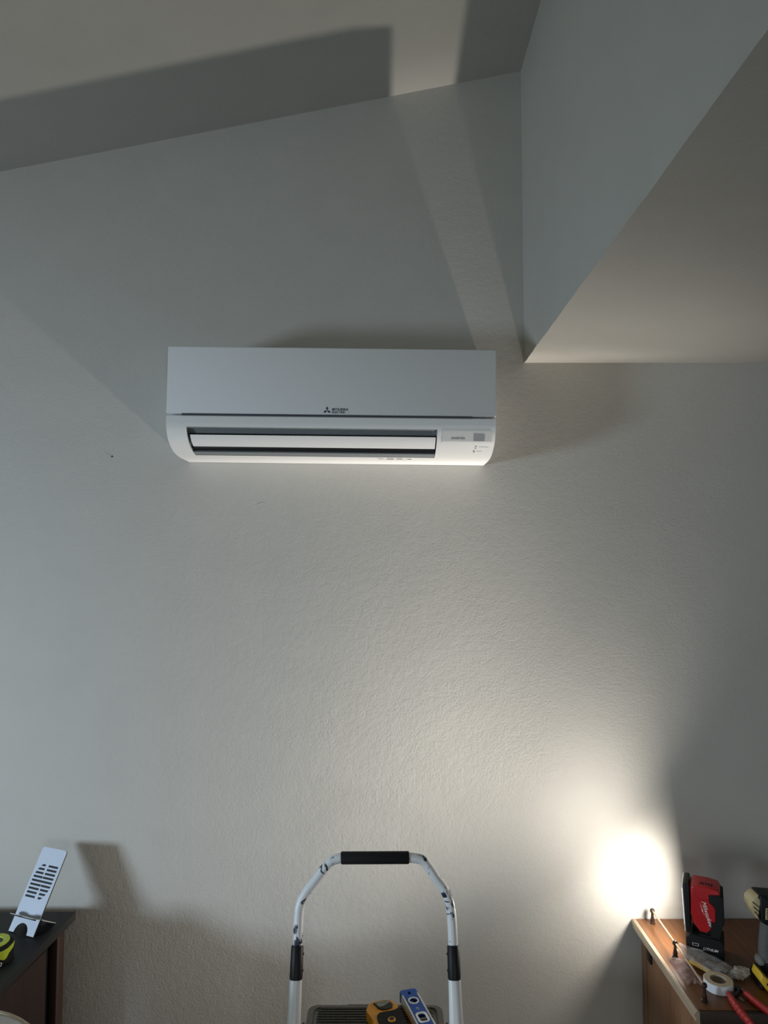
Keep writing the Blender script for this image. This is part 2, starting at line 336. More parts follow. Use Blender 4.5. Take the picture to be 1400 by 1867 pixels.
# ------------------------------------------------------------------ air conditioner
def make_ac():
    ac = thing('air_conditioner', 'white wall-mounted split air conditioner high on the grey wall', 'air conditioner', (-.1315, -.001, 2.1015), (0, .0117, 0))
    W = .406
    # lower housing, wrapped over a profile (depth u, height z) with the outlet left open
    prof = [(0, .088), (.2165, .0885), (.2185, .086), (.2180, .072), (.2165, .0600), (.2130, .0510), (.205, .0375), (.192, .026), (.174, .016), (.146, .0064), (.122, .0025), (.087, 0), (0, 0)]
    xs = [-W, -.356, .262, W]
    bm = bmesh.new(); g = []
    for x in xs: g.append([bm.verts.new((x, -u, z)) for u, z in prof])
    i0, i1 = 4, 10
    for c in range(3):
        for i in range(len(prof)-1):
            if c == 1 and i0 <= i < i1: continue
            bm.faces.new((g[c][i], g[c][i+1], g[c+1][i+1], g[c+1][i]))
    bm.faces.new([v for v in g[0]]); bm.faces.new([v for v in g[3]][::-1])
    link('housing', bm, M['white'], ac, ang=30)
    # outlet recess: grey throat
    bm = bmesh.new()
    inn = [(.2060, .0575), (.195, .0480), (.165, .0500), (.150, .058), (.120, .045), (.105, .022)]
    rim = prof[i0:i1+1]
    x0, x1 = xs[1], xs[2]
    for xa in (x0, x1):
        vs = [bm.verts.new((xa, -u, z)) for u, z in rim] + [bm.verts.new((xa, -u, z)) for u, z in inn[::-1]]
        bm.faces.new(vs)
    loop = [rim[0]] + inn + [rim[-1]]
    for a, b in zip(loop, loop[1:]):
        bm.faces.new([bm.verts.new(p) for p in ((x0, -a[0], a[1]), (x1, -a[0], a[1]), (x1, -b[0], b[1]), (x0, -b[0], b[1]))])
    link('air_outlet', bm, M['greyin'], ac)
    # black block and strips put the throat's shade in as colour
    link('outlet_shade_block', BX(((x0+x1)/2, -.1500, .0270), (x1-x0-.003, .030, .024), .001), M['black'], ac)
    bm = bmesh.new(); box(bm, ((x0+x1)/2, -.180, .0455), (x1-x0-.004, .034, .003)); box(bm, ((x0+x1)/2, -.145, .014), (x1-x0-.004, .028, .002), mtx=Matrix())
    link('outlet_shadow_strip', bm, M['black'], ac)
    link('outlet_sill', PR([(-.150, .0078), (-.124, .0030), (-.122, .0075), (-.146, .0122)], x0+.001, x1-.001, 'X'), M['greyin'], ac)
    # vane
    vp = [(.2075, .0420), (.2035, .0355), (.192, .0262), (.176, .0175), (.1745, .0195), (.190, .0285), (.200, .0375), (.2045, .0425)]
    bm = PR([(-u, z) for u, z in vp], x0+.007, x1-.003, 'X', .0007, 1)
    link('vane', bm, M['white'], ac)
    for x in (-.20, .0, .16):
        link('vane_pivot', BX((x, -.176, .026), (.006, .02, .006), .001), M['greyin'], ac)
    # front panel: flat big cover with rounded edges
    pp = [(-.0, .0925), (-.2175, .0925), (-.2195, .0945), (-.2195, .2575), (-.2175, .2605), (-.205, .264), (-.0, .266)]
    link('front_panel', PR(pp, -W, W, 'X', .0015, 2), M['white2'], ac)
    # finger slot between panel and housing
    link('panel_gap', BX((-.010, -.2168, .0905), (.715, .006, .0046)), M['ink'], ac)
    # control panel at the right of the outlet
    cp = []
    for (ua, za), (ub, zb) in (((.2145, .054), (.2035, .0345)),):
        pass
    bm = bmesh.new()
    prof2 = [(.2162, .0575), (.2128, .0495), (.2050, .0330), (.2000, .0300)]
    v0 = [bm.verts.new((.275, -u-.0006, z)) for u, z in prof2]; v1 = [bm.verts.new((.396, -u-.0006, z)) for u, z in prof2]
    for i in range(3): bm.faces.new((v0[i], v0[i+1], v1[i+1], v1[i]))
    r = bmesh.ops.extrude_face_region(bm, geom=bm.faces[:]); bmesh.ops.translate(bm, vec=(0, .003, 0), verts=[e for e in r['geom'] if isinstance(e, bmesh.types.BMVert)])
    link('control_panel', bm, M['offwhite'], ac, ang=30)
    sl = math.atan2(.2128-.2050, .0495-.0330)         # lean of that face
    rotp = (math.pi/2 + sl, 0, 0)
    def onp(x, z, e=.0013): return (x, -(.2050+(z-.0330)*math.tan(sl))-e, z)
    link('sensor_window', holed(rrect(.0265, .0180, .001), [], .0006), M['sensor'], ac, loc=onp(.366, .0420), rot=rotp)
    text('lettering', 'INVERTER', .0072, M['ink2'], ac, onp(.297, .0375), rotp, .35, ext=.0001, sx=1.05, off=.0001)
    # lower field with indicator lamps (sits on the curved lower housing)
    rot2 = (math.pi/2 + math.atan2(.205-.192, .0375-.026), 0, 0)
    def onq(x, t, e=.0007):     # t 0..1 down from (.204,.0365) to (.174,.016)
        u = .2045-.0125*t*2 if t < .5 else .192-.018*(t-.5)*2; z = .0370-.011*t*2 if t < .5 else .026-.010*(t-.5)*2
        return (x, -u-e, z-.0004)
    for t, x, r_ in ((.60, .361, .0016), (.78, .3605, .0013)):
        link('indicator_light', LT([(0, .0006), (r_, .0006), (r_, 0)], mtx=Matrix.Translation(onq(x, t)) @ Euler(rot2).to_matrix().to_4x4(), seg=12), M['ink'], ac)
    link('reset_button', holed(rrect(.0035, .0075, .0015), [], .0008), M['ink2'], ac, loc=onq(.358, 1.1), rot=rot2)
    link('indicator_legend', BX((0, 0, 0), (.024, .0007, .0003)), M['ink2'], ac, loc=onq(.381, .66), rot=rot2)
    link('indicator_legend', BX((0, 0, 0), (.012, .0007, .0003)), M['ink2'], ac, loc=onq(.371, 1.1), rot=rot2)
    # maker's mark on the panel: three diamonds and two lines
    bm = bmesh.new(); mx_, mz = -.0100, .1035; rh = .0052
    for a in (90, 210, 330):
        d = Vector((math.cos(R(a)), math.sin(R(a)))); e = Vector((-d.y, d.x)); c0 = Vector((mx_, mz))
        q = [c0, c0+d*rh+e*rh*.57, c0+d*rh*2, c0+d*rh-e*rh*.57]
        prism(bm, [(p.x, p.y) for p in q], -.2200, -.2194, 'Y')
    link('emblem', bm, M['ink'], ac)
    text('lettering', 'MITSUBISHI', .0078, M['ink'], ac, (.002, -.2198, .1040), FRONT, ext=.0001, off=.00022)
    text('lettering', 'ELECTRIC', .0078, M['ink'], ac, (.002, -.2198, .0970), FRONT, ext=.0001, off=.00022)
    # scrap of clear tape on the panel edge
    link('tape_scrap', BX((.0425, -.2199, .0985), (.0012, .0004, .012)), M['offwhite'], ac)
    link('tape_scrap', BX((.1525, -.2198, .1000), (.010, .0003, .008)), M['offwhite'], ac)
    # print on the lower lip
    rl = (math.pi/2+math.atan2(.146-.122, .0064-.0025), 0, 0)
    def onl(x, t): return (x, -(.122-.030*t)-.0003, .0025-.0023*t-.0004)
    cap_ = rrect(.075, .0165, .006)
    inner = [(p[0]*.985, p[1]*.90) for p in cap_]
    ob = link('rating_outline', holed(cap_, [inner], .0002), M['ink2'], ac, loc=onl(.153, .45), rot=rl)
    for (x, t, w_) in ((.124, .5, .010), (.148, .35, .018), (.148, .7, .018), (.172, .3, .016), (.172, .65, .016)):
        link('rating_print', BX((0, 0, 0), (w_, .0022, .0003)), M['ink2'], ac, loc=onl(x, t), rot=rl)
    link('rating_print', BX((0, 0, 0), (.011, .004, .0003)), M['ink'], ac, loc=onl(.198, .6), rot=rl)
    return ac
make_ac()

# ------------------------------------------------------------------ right cabinet
CT = .8857
def make_cabinet():
    c = thing('cabinet', 'walnut cabinet with a small gallery rail at the right, against the wall', 'cabinet', (.70, -.19, 0))
    ox, oy = -.70, .19
    # top board
    link('top_board', PR([(.668+ox, -.003+oy), (2.0+ox, -.003+oy), (2.0+ox, -.380+oy), (.668+ox, -.380+oy)], .861, CT, 'Z', .001, 1), M['walnut'], c)
    # moulded lighter edge along the left end
    pr = [(.668, .8852), (.664, .8862), (.6595, .8848), (.6570, .881), (.6565, .876), (.6600, .871), (.6585, .866), (.6620, .861), (.668, .861)]
    link('edge_moulding', PR([(x+ox, z) for x, z in pr], -.003+oy, -.388+oy, 'Y'), M['mould'], c, ang=30)
    link('front_edge', BX((1.334+ox, -.3855+oy, .872), (1.33, .010, .024), .002), M['walnut_d'], c)
    # side: narrow back stile, groove, door-like panel with a black pull
    link('back_stile', BX((.694+ox, -.0175+oy, .45), (.022, .030, .82), .001), M['walnut_v'], c)
    link('side_panel', BX((.6945+ox, -.194+oy, .45), (.021, .318, .82), .0015), M['walnut_v'], c)
    link('side_pull', BX((.6825+ox, -.062+oy, .832), (.006, .024, .052), .002), M['black'], c)
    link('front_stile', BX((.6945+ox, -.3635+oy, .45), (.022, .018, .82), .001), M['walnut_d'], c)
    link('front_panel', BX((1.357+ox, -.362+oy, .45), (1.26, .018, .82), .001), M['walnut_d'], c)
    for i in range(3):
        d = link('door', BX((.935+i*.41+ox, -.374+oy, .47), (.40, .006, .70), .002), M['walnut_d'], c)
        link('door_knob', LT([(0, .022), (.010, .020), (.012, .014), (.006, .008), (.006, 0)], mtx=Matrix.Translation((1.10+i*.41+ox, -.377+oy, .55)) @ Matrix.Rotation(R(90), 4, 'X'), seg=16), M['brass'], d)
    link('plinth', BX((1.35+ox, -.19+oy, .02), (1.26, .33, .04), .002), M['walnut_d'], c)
    # gallery rail: turned posts, balls and rods
    P = [(.7039, -.0275), (.7000, -.1832), (.6945, -.3513)]
    for x, y in P:
        p = link('gallery_post', LT([(0, 0), (.0068, 0), (.0070, .002), (.0048, .004), (.0056, .008), (.0042, .014), (.0030, .021), (.0034, .0245), (.0028, .0265), (0, .0265)], c=(x+ox, y+oy, CT+.0002), seg=18), M['brass'], c)
        bm = bmesh.new(); bmesh.ops.create_uvsphere(bm, u_segments=18, v_segments=12, radius=.0062, matrix=Matrix.Translation((x+ox, y+oy, CT+.0325)))
        link('ball_finial', bm, M['brass'], p)
    for a, b in zip(P, P[1:]):
        link('gallery_rod', TB([(a[0]+ox, a[1]+oy-.005, CT+.0325), (b[0]+ox, b[1]+oy+.005, CT+.0325)], .0021, seg=12), M['rod'], c)
make_cabinet()

# ------------------------------------------------------------------ work light (flood lamp on a battery foot)
def make_flood():
    t = thing('work_light', 'red and black cordless work light standing on the walnut cabinet, shining at the wall', 'work light', LAMP_BASE, (0, 0, LAMP_ROT))
    # local: +x right, -x = beam, -y towards the room; the front side is at y=-.036
    K = lambda px, py: ((px-1283)*.00126, (1751-py)*.00111)
    # battery foot
    bm = PR([K(1251, 1747), K(1316, 1747), K(1317, 1712), K(1309, 1704), K(1262, 1702), K(1250, 1712)], -.036, .036, 'Y', .004, 3)
    foot = link('battery_foot', bm, M['black2'], t)
    link('battery_latch', BX((-.040, -.002, .022), (.004, .03, .012), .001), M['black'], foot)
    text('lettering', 'LITHIUM', .0085, M['whiteink'], foot, (-.004, -.0368, .0245), (math.pi/2, 0, 0), .3, off=.0001)
    link('print_box', holed(rrect(.014, .006, .001), [rrect(.0125, .0045, .0008)], .0003), M['whiteink'], foot, loc=(-.020, -.0368, .033), rot=FRONT)
    link('print_line', BX((-.018, -.0366, .022), (.028, .0004, .0014)), M['whiteink'], foot)
    # neck
    link('neck', PR([K(1276, 1706), K(1312, 1706), K(1312, 1680), K(1268, 1680), K(1272, 1692)], -.026, .026, 'Y', .004, 2), M['black'], t)
    link('neck_collar', PR([K(1271, 1709), K(1313, 1709), K(1311, 1700), K(1273, 1700)], -.031, .031, 'Y', .003, 2), M['black2'], t)
    # head: tilted slightly so the lamp face leans down
    hd = [K(1259, 1604), K(1265, 1599), K(1290, 1598.5), K(1308, 1602), K(1312, 1608), K(1312, 1672), K(1306, 1682), K(1292, 1688), K(1285, 1690), K(1277, 1697), K(1263, 1679), K(1260, 1660)]
    head = link('head_housing', PR(hd, -.032, .032, 'Y', .005, 3), M['red'], t)
    bc = [K(1292, 1614), K(1310, 1611), K(1317, 1616), K(1318, 1668), K(1311, 1684), K(1311, 1702), K(1294, 1702), K(1294, 1672), K(1305, 1668), K(1304, 1636), K(1292, 1630)]
    link('side_cover', PR(bc, -.0345, .0345, 'Y', .002, 2), M['black2'], t)
    link('side_badge', PR([K(1273, 1624), K(1292, 1624), K(1296, 1634), K(1303, 1640), K(1303, 1668), K(1273, 1664)], -.0338, -.030, 'Y', .001, 1), M['red'], head)
    text('lettering', 'Milwaukee', .0135, M['whiteink'], head, K(1279, 1629)[:1]+(-.0341,)+K(1279, 1629)[1:], (math.pi/2, R(74), 0), .5, off=-.00005, sx=1.0)
    bm = PR([K(1276, 1632), K(1282, 1650), K(1281, 1650.5), K(1286, 1661), K(1279, 1648), K(1280, 1647)], -.0343, -.0339, 'Y'); link('lightning_stroke', bm, M['whiteink'], head)
    tz = K(1290, 1598.5)[1]
    for k in range(5): link('warning_print', BX((-.006+k*.006, -.014, tz-.0002), (.004, .010, .0008)), M['black'], head)
    # finned plate holding the lens, gap to the housing
    pl = link('heat_sink', PR([K(1247.5, 1600), K(1250, 1598), K(1257, 1598), K(1258, 1602), K(1259, 1699), K(1254, 1702), K(1251, 1699)], -.034, .034, 'Y', .0015, 2), M['black'], t)
    link('lens_frame', PR([K(1245.0, 1601), K(1247.0, 1599), K(1250.8, 1700), K(1248.8, 1698)], -.034, .034, 'Y', .0008, 2), M['offwhite'], t)
    for y in (-.02, .02):
        for z in (.095, .150):
            link('spacer', BX((-.0285, y, z), (.006, .012, .016), .001), M['black'], pl)
    # glowing lens
    a = Vector(K(1245.6, 1612)); b = Vector(K(1248.6, 1688))
    bm = bmesh.new()
    prism(bm, [(a.x-.0008, a.y), (a.x+.0006, a.y), (b.x+.0006, b.y), (b.x-.0008, b.y)], -.027, .027, 'Y')
    link('lens', bm, M['lens'], t)
    # LED light just in front of the lens
    mid = (a+b)/2
    ld = bpy.data.lights.new('flood_led', 'AREA'); ld.shape = 'RECTANGLE'; ld.size = .048; ld.size_y = .07; ld.energy = FLOOD_POWER; ld.color = (1, .93, .84)
    lo = bpy.data.objects.new('flood_led', ld); COL.objects.link(lo); lo.parent = t
    lo.location = (mid.x-.0035, 0, mid.y)
    lo.rotation_euler = Vector((-1, 0, -.10)).to_track_quat('-Z', 'Y').to_euler()
    # added fill at the lamp, a flat fan: an elliptical spot (wide along the wall, narrow across it)
    for e, yy, cone, sq, pw in FILL_BEAMS:
        sd = bpy.data.lights.new('wall_fill_beam', 'SPOT'); sd.energy = pw; sd.color = ld.color
        sd.spot_size = R(cone); sd.spot_blend = 1; sd.shadow_soft_size = .022
        so = bpy.data.objects.new('wall_fill_beam', sd); COL.objects.link(so)
        so.location = Matrix.Translation(LAMP_BASE) @ Matrix.Rotation(LAMP_ROT, 4, 'Z') @ Vector((mid.x-.026, 0, mid.y))
        z = -Vector((-math.cos(R(e)), yy, math.sin(R(e)))).normalized(); x = Vector((0, 1, 0)); x = (x-z*x.dot(z)).normalized(); y = z.cross(x)
        so.rotation_euler = Matrix((x, y, z)).transposed().to_euler(); so.scale = (sq, 1, 1)
make_flood()

# ------------------------------------------------------------------ drill
def make_drill():
    t = thing('cordless_drill', 'black and yellow cordless drill standing at the right edge of the cabinet', 'drill', (.8420, -.281, CT), (0, 0, R(-3)))
    K = lambda px, py: ((px-1370)*.0013, (1801-py)*.00110)
    # motor body
    body = [K(1371, 1620), K(1374, 1617), K(1430, 1621), K(1470, 1626), K(1470, 1662), K(1440, 1672), K(1425, 1680), K(1384, 1678), K(1373, 1671)]
    o = link('motor_housing', PR(body, -.030, .018, 'Y', .006, 3), M['black'], t)
    cap_ = [K(1370, 1626), K(1371, 1668), K(1366, 1664), K(1360, 1648), K(1357.5, 1640), K(1358, 1630), K(1365, 1621), K(1371, 1619)]
    e = link('rear_cap', PR(cap_, -.0265, .014, 'Y', .004, 3), M['cream'], t)
    for k in range(3):
        link('vent_slot', TB([K(1359.5+k*1.5, 1631+k*9.5)[:1]+(-.0265,)+K(1359, 1631+k*9.5)[1:], K(1370.5, 1641+k*9.5)[:1]+(-.0265,)+K(1370, 1641+k*9.5)[1:]], .0010, seg=6), M['black'], e)
    lb = link('label_plate', PR([K(1380, 1641), K(1425, 1644), K(1425, 1668), K(1379, 1664)], -.0308, -.029, 'Y', .001, 1), M['cream'], o)
    link('label_field', PR([K(1393, 1644.5), K(1422, 1646.5), K(1422, 1664.5), K(1393, 1662.5)], -.0314, -.030, 'Y'), M['walnut_d'], o)
    for k in range(5):
        link('label_stripe', PR([K(1381.5, 1644+k*3.8), K(1386, 1644.3+k*3.8), K(1385.5, 1646+k*3.8), K(1381.2, 1645.7+k*3.8)], -.0312, -.030, 'Y'), M['black'], o)
    # chuck (beyond the picture edge)
    link('gear_collar', LT([(0, 0), (.026, 0), (.026, .02), (.020, .03), (0, .03)], mtx=Matrix.Translation(K(1470, 1645)[:1]+(0,)+K(1470, 1645)[1:]) @ Matrix.Rotation(R(90), 4, 'Y')), M['yellow'], t)
    link('chuck', LT([(0, .03), (.019, .03), (.019, .05), (.008, .066), (0, .066)], mtx=Matrix.Translation(K(1470, 1645)[:1]+(0,)+K(1470, 1645)[1:]) @ Matrix.Rotation(R(90), 4, 'Y')), M['dsteel'], t)
    # handle: a lofted bow
    ctr = catmull([K(1402, 1670)[:1]+(0,)+K(1402, 1670)[1:], K(1399, 1700)[:1]+(0,)+K(1399, 1700)[1:], K(1396, 1730)[:1]+(0,)+K(1396, 1730)[1:], K(1397, 1757)[:1]+(0,)+K(1397, 1757)[1:], K(1400, 1778)[:1]+(0,)+K(1400, 1778)[1:]], 5)
    n = len(ctr); rd = [(.0215 if i < 5 else .0225) + (.004*max(0, (i-14)/6)) for i in range(n)]
    link('handle', TB(ctr, rd, seg=20, squash=.75), M['black2'], t)
    link('grip_pad', TB([tuple(Vector(c)+Vector((-.0115, 0, 0))) for c in ctr[1:-5]], .0135, seg=16, squash=1.1), grain(mat('grey_grip', (.11, .11, .105), .8), 500, .3, .3), t)
    bm = bmesh.new(); bmesh.ops.create_uvsphere(bm, u_segments=16, v_segments=10, radius=1, matrix=Matrix.Translation(K(1378, 1757)[:1]+(0,)+K(1378, 1757)[1:]) @ Matrix.Diagonal((.010, .016, .011, 1)))
    link('grip_heel', bm, grain(mat('grip_heel_grey', (.17, .17, .16), .8), 500, .3, .3), t)
    link('trigger', PR([K(1424, 1684), K(1436, 1688), K(1434, 1712), K(1422, 1716)], -.010, .010, 'Y', .003, 2), M['dsteel'], t)
    tg = link('handle_badge', PR([K(1393, 1747), K(1400, 1747), K(1400, 1760), K(1392, 1760)], -.0215, -.0165, 'Y', .001, 1), M['cream'], t)
    # yellow foot bracket
    ft = [K(1368, 1761), K(1379, 1772), K(1388, 1785), K(1396, 1790.0), K(1450, 1788), K(1455, 1798), K(1395, 1808), K(1384, 1802), K(1377, 1797), K(1372, 1787), K(1365.5, 1778), K(1364, 1772)]
    ft = [(x, max(.003, z+.003)) for x, z in ft]
    # battery pack beneath
    link('battery_pack', PR([(-.004, 0.0004), (.10, 0.0004), (.10, .030), (.020, .030), (.004, .018)], -.032, .032, 'Y', .003, 2), M['black'], t)
    fo = link('foot_bracket', PR([(x-.004, max(.003, z-.004)) for x, z in ft], -.050, -.004, 'Y', .004, 3), M['yellow'], t)
    bm = bmesh.new(); bmesh.ops.create_uvsphere(bm, u_segments=16, v_segments=10, radius=1, matrix=Matrix.Translation((K(1391, 0)[0], -.048, .012)) @ Matrix.Diagonal((.011, .008, .009, 1)))
    link('corner_bumper', bm, M['yellow'], fo)
    x, z = K(1376, 1777)
    link('screw', LT([(0, .001), (.0028, .001), (.0028, 0)], mtx=Matrix.Translation((x-.004, -.0502, z-.004)) @ Matrix.Rotation(R(90), 4, 'X'), seg=12), M['black'], fo)
    return t
make_drill()

# ------------------------------------------------------------------ tape roll, pliers, film, bits
def make_tape():
    t = thing('tape_roll', 'small roll of white tape lying on the cabinet by the front gallery post', 'tape', (.7455, -.3060, CT+.0003), (R(0), R(0), R(20)))
    ro, ri, h = .0305, .0168, .0195
    bm = LT([(ri+.002, 0), (ro-.001, 0), (ro, .001), (ro, h-.001), (ro-.001, h-.0002), (ri+.002, h-.0002)], seg=64)
    link('tape_winding', bm, M['tapew'], t)
    link('winding_face', LT([(ri+.0005, h), (ro-.0012, h), (ro-.0014, h-.001), (ri+.0005, h-.001), (ri+.0005, h)], seg=64), M['tapeside'], t)
    link('core', LT([(ri+.0015, .0002), (ri+.0015, h-.0005), (ri, h-.0005), (ri, .0002), (ri+.0015, .0002)], seg=48), M['card'], t)
    link('core_base', LT([(0, .0004), (ri, .0004), (ri, .001), (0, .001)], seg=32), M['card'], t)
make_tape()

def make_pliers():
    t = thing('pliers', 'pair of pliers with ridged red grips at the front of the cabinet', 'pliers', (0, 0, 0))
    z = CT+.0085
    g1 = catmull([(.7525, -.3395, z), (.7490, -.365, z), (.7473, -.4000, z), (.7480, -.440, z+.001), (.752, -.485, z+.002)], 6)
    n = len(g1); r1 = [.0052+.0030*math.sin(math.pi*min(1, i/n*1.15)) for i in range(n)]
    link('grip', TB(g1, r1, seg=14, up=Vector((0, 0, 1)), squash=1), M['redgrip'], t)
    for i in range(8, n-3, 2):
        p = g1[i]; d = (g1[i+1]-g1[i-1]).normalized()
        link('grip_ridge', TB([p-d*.0009, p+d*.0009], r1[i]+.0007, seg=14, up=Vector((0, 0, 1))), M['redgrip'], t)
    g2 = catmull([(.7890, -.332, z), (.7905, -.345, z), (.7945, -.365, z), (.8040, -.400, z+.001), (.817, -.445, z+.003)], 6)
    r2 = [.0016+.0052*min(1, (i/5))+.0012*math.sin(math.pi*i/len(g2)) for i in range(len(g2))]
    link('grip', TB(g2, r2, seg=14, up=Vector((0, 0, 1))), M['redgrip'], t)
    link('handle_tip', TB([(.7893, -.3200, z), (.7892, -.3335, z)], [.0009, .0024], seg=10, up=Vector((0, 0, 1))), M['steel'], t)
    # dark steel shanks and jaw behind the tape roll
    link('shank', TB(catmull([(.7530, -.3440, z), (.7660, -.3400, z-.003), (.7800, -.326, z-.004)], 5), .0036, seg=10, up=Vector((0, 0, 1))), M['dsteel'], t)
    link('shank', TB(catmull([(.7892, -.330, z-.001), (.788, -.322, z-.003), (.785, -.316, z-.004)], 5), .0032, seg=10, up=Vector((0, 0, 1))), M['dsteel'], t)
    link('pivot', LT([(0, .004), (.006, .004), (.007, .002), (.007, -.004), (0, -.004)], c=(.784, -.317, z-.003), seg=18), M['dsteel'], t)
make_pliers()
tag(link('screwdriver_bit', TB([(.7726, -.3444, CT+.0030), (.7755, -.3570, CT+.0030)], [.0016, .0026], seg=6, up=Vector((0, 0, 1))), M['steel']), 'tiny steel bit lying between the red plier grips', 'bit')

def sheet(name, outline_fn, nu, nv, m, parent=None):
    bm = bmesh.new(); g = [[bm.verts.new(outline_fn(i/nu, j/nv)) for j in range(nv+1)] for i in range(nu+1)]
    for i in range(nu):
        for j in range(nv): bm.faces.new((g[i][j], g[i+1][j], g[i+1][j+1], g[i][j+1]))
    return link(name, bm, m, parent, ang=75)
def bag_fn(u, v):
    # long clear packet: flattened tube running from the middle post to the drill, twisted tail
    a = Vector((.7060, -.1850, CT+.026)); b = Vector((.793, -.283, CT+.010))
    ax = (b-a); c = a+ax*u; side = Vector((ax.y, -ax.x, 0)).normalized()*-1
    wd = .006+.0235*math.sin(math.pi*min(1, u*.62+.10))**1.1; ht = .0035+.0085*math.sin(math.pi*min(1, .15+u*.8))
    th = v*2*math.pi
    p = c + side*math.cos(th)*wd + Vector((0, 0, 1))*math.sin(th)*ht
    nz = noise.noise_vector(Vector((u*6, math.cos(th)*1.5, math.sin(th)*1.5)))*.0035
    p += nz; p.z = max(p.z, CT+.0015)
    return p
bag = thing('plastic_packet', 'clear plastic packet lying from the middle gallery post towards the drill', 'plastic bag')
sheet('packet_film', bag_fn, 40, 28, M['film'], bag)
def tail_fn(u, v):
    a = Vector((.790, -.279, CT+.012)); b = Vector((.832, -.262, CT+.014))
    c = a+(b-a)*u; th = v*2*math.pi
    r = .004+.013*math.sin(math.pi*min(1, .05+u*.85))
    p = c+Vector((.35, -.75, .1)).normalized()*math.cos(th)*r+Vector((0, 0, 1))*math.sin(th)*r*.65
    p += noise.noise_vector(Vector((u*9, math.cos(th)*2.5, math.sin(th)*2.5+4)))*.006
    p.z = max(p.z, CT+.001); return p
sheet('twisted_tail', tail_fn, 26, 26, M['film2'], bag)
yt = thing('plastic_wedge', 'yellow plastic strip inside the clear packet', 'tool', (.7395, -.2425, CT+.0085), (0, R(6), R(-50)))
link('blade', BX((0, 0, 0), (.062, .015, .005), .0015), M['yellow'], yt)
link('thumb_rib', BX((.004, 0, .0034), (.03, .004, .002), .0008), M['yellow'], yt)
bt = thing('hex_key_set', 'dark blue-grey tool inside the far end of the clear packet', 'tool', (.7680, -.2460, CT+.0085), (0, R(2), R(-48)))
link('holder', BX((0, 0, 0), (.050, .018, .008), .002), grain(mat('dull_blue', (.05, .065, .11), .4), 300, .4), bt)
for k in range(4):
    link('key', TB([(-.022, -.0065+k*.0042, .0052), (.026, -.0065+k*.0042, .0052)], .0013, seg=6), M['steel'], bt)
def wrap_fn(u, v):
    x = .6800+.040*u+.010*v*math.sin(u*3); y = -.196-.105*v+.006*math.sin(u*5)
    h = .010*math.sin(math.pi*u)*math.sin(math.pi*(v*.9+.05))+.005*noise.noise(Vector((u*5, v*8, 3)))+.0025*noise.noise(Vector((u*14, v*20, 9)))
    if .40 < u < .6 and v < .1: h = .001
    e = .008*noise.noise(Vector((u*4, v*4, 8)))
    return Vector((x+e, y+e, max(CT+.0012, CT+.003+h)))
tag(sheet('plastic_wrap', wrap_fn, 26, 34, M['filmpink']), 'crumpled pinkish clear film lying along the moulded cabinet edge', 'plastic film')

# ------------------------------------------------------------------ left desk
DT = .9245
def make_desk():
    d = thing('desk', 'dark espresso desk with a reddish side panel against the wall, lower left', 'desk', (-1.3, -.25, 0))
    ox, oy = 1.3, .25
    def ring(inset, z): return [(-.8015-inset+ox, -.045+oy, z), (-.834-inset+ox, -.50+inset+oy, z), (-1.95+ox, -.50+inset+oy, z), (-1.95+ox, -.065+oy, z)]
    bm = bmesh.new(); rings = []
    for ins, z in ((.0015, DT), (0, DT-.0015), (0, DT-.020), (.004, DT-.024), (.012, DT-.030), (.017, DT-.038), (.022, DT-.041)):
        rings.append([bm.verts.new(p) for p in ring(ins, z)])
    for a, b in zip(rings, rings[1:]):
        for k in range(4): bm.faces.new((a[k], a[(k+1) % 4], b[(k+1) % 4], b[k]))
    bm.faces.new(rings[0]); bm.faces.new(rings[-1][::-1])
    link('desktop', bm, M['espresso'], d, ang=30)
    z1 = DT-.0415
    def leg(x, y): return link('leg', BX((x+ox, y+oy, z1/2), (.034, .040, z1), .002), M['mahog'], d)
    leg(-.8425, -.072); leg(-1.92, -.095); leg(-1.92, -.47); leg(-.876, -.472)
    link('side_panel', PR([(-.8270+ox, -.150+oy), (-.8520+ox, -.450+oy), (-.874+ox, -.450+oy), (-.849+ox, -.150+oy)], .10, z1, 'Z', .001, 1), M['mahog'], d)
    link('recess_shade', PR([(-.849+ox, -.094+oy), (-.852+ox, -.149+oy), (-.876+ox, -.149+oy), (-.876+ox, -.094+oy)], .10, z1, 'Z'), M['black'], d)  # black sheet standing for the darkness of the open recess
    link('drawer_front', BX((-1.05+ox, -.478+oy, .80), (.22, .016, .13), .003), M['mahog'], d)
    link('back_light_block', BX((-1.40+ox, -.090+oy, .455), (1.075, .010, .85)), M['mahog'], d)  # unseen panel, made full height to block the window light
make_desk()

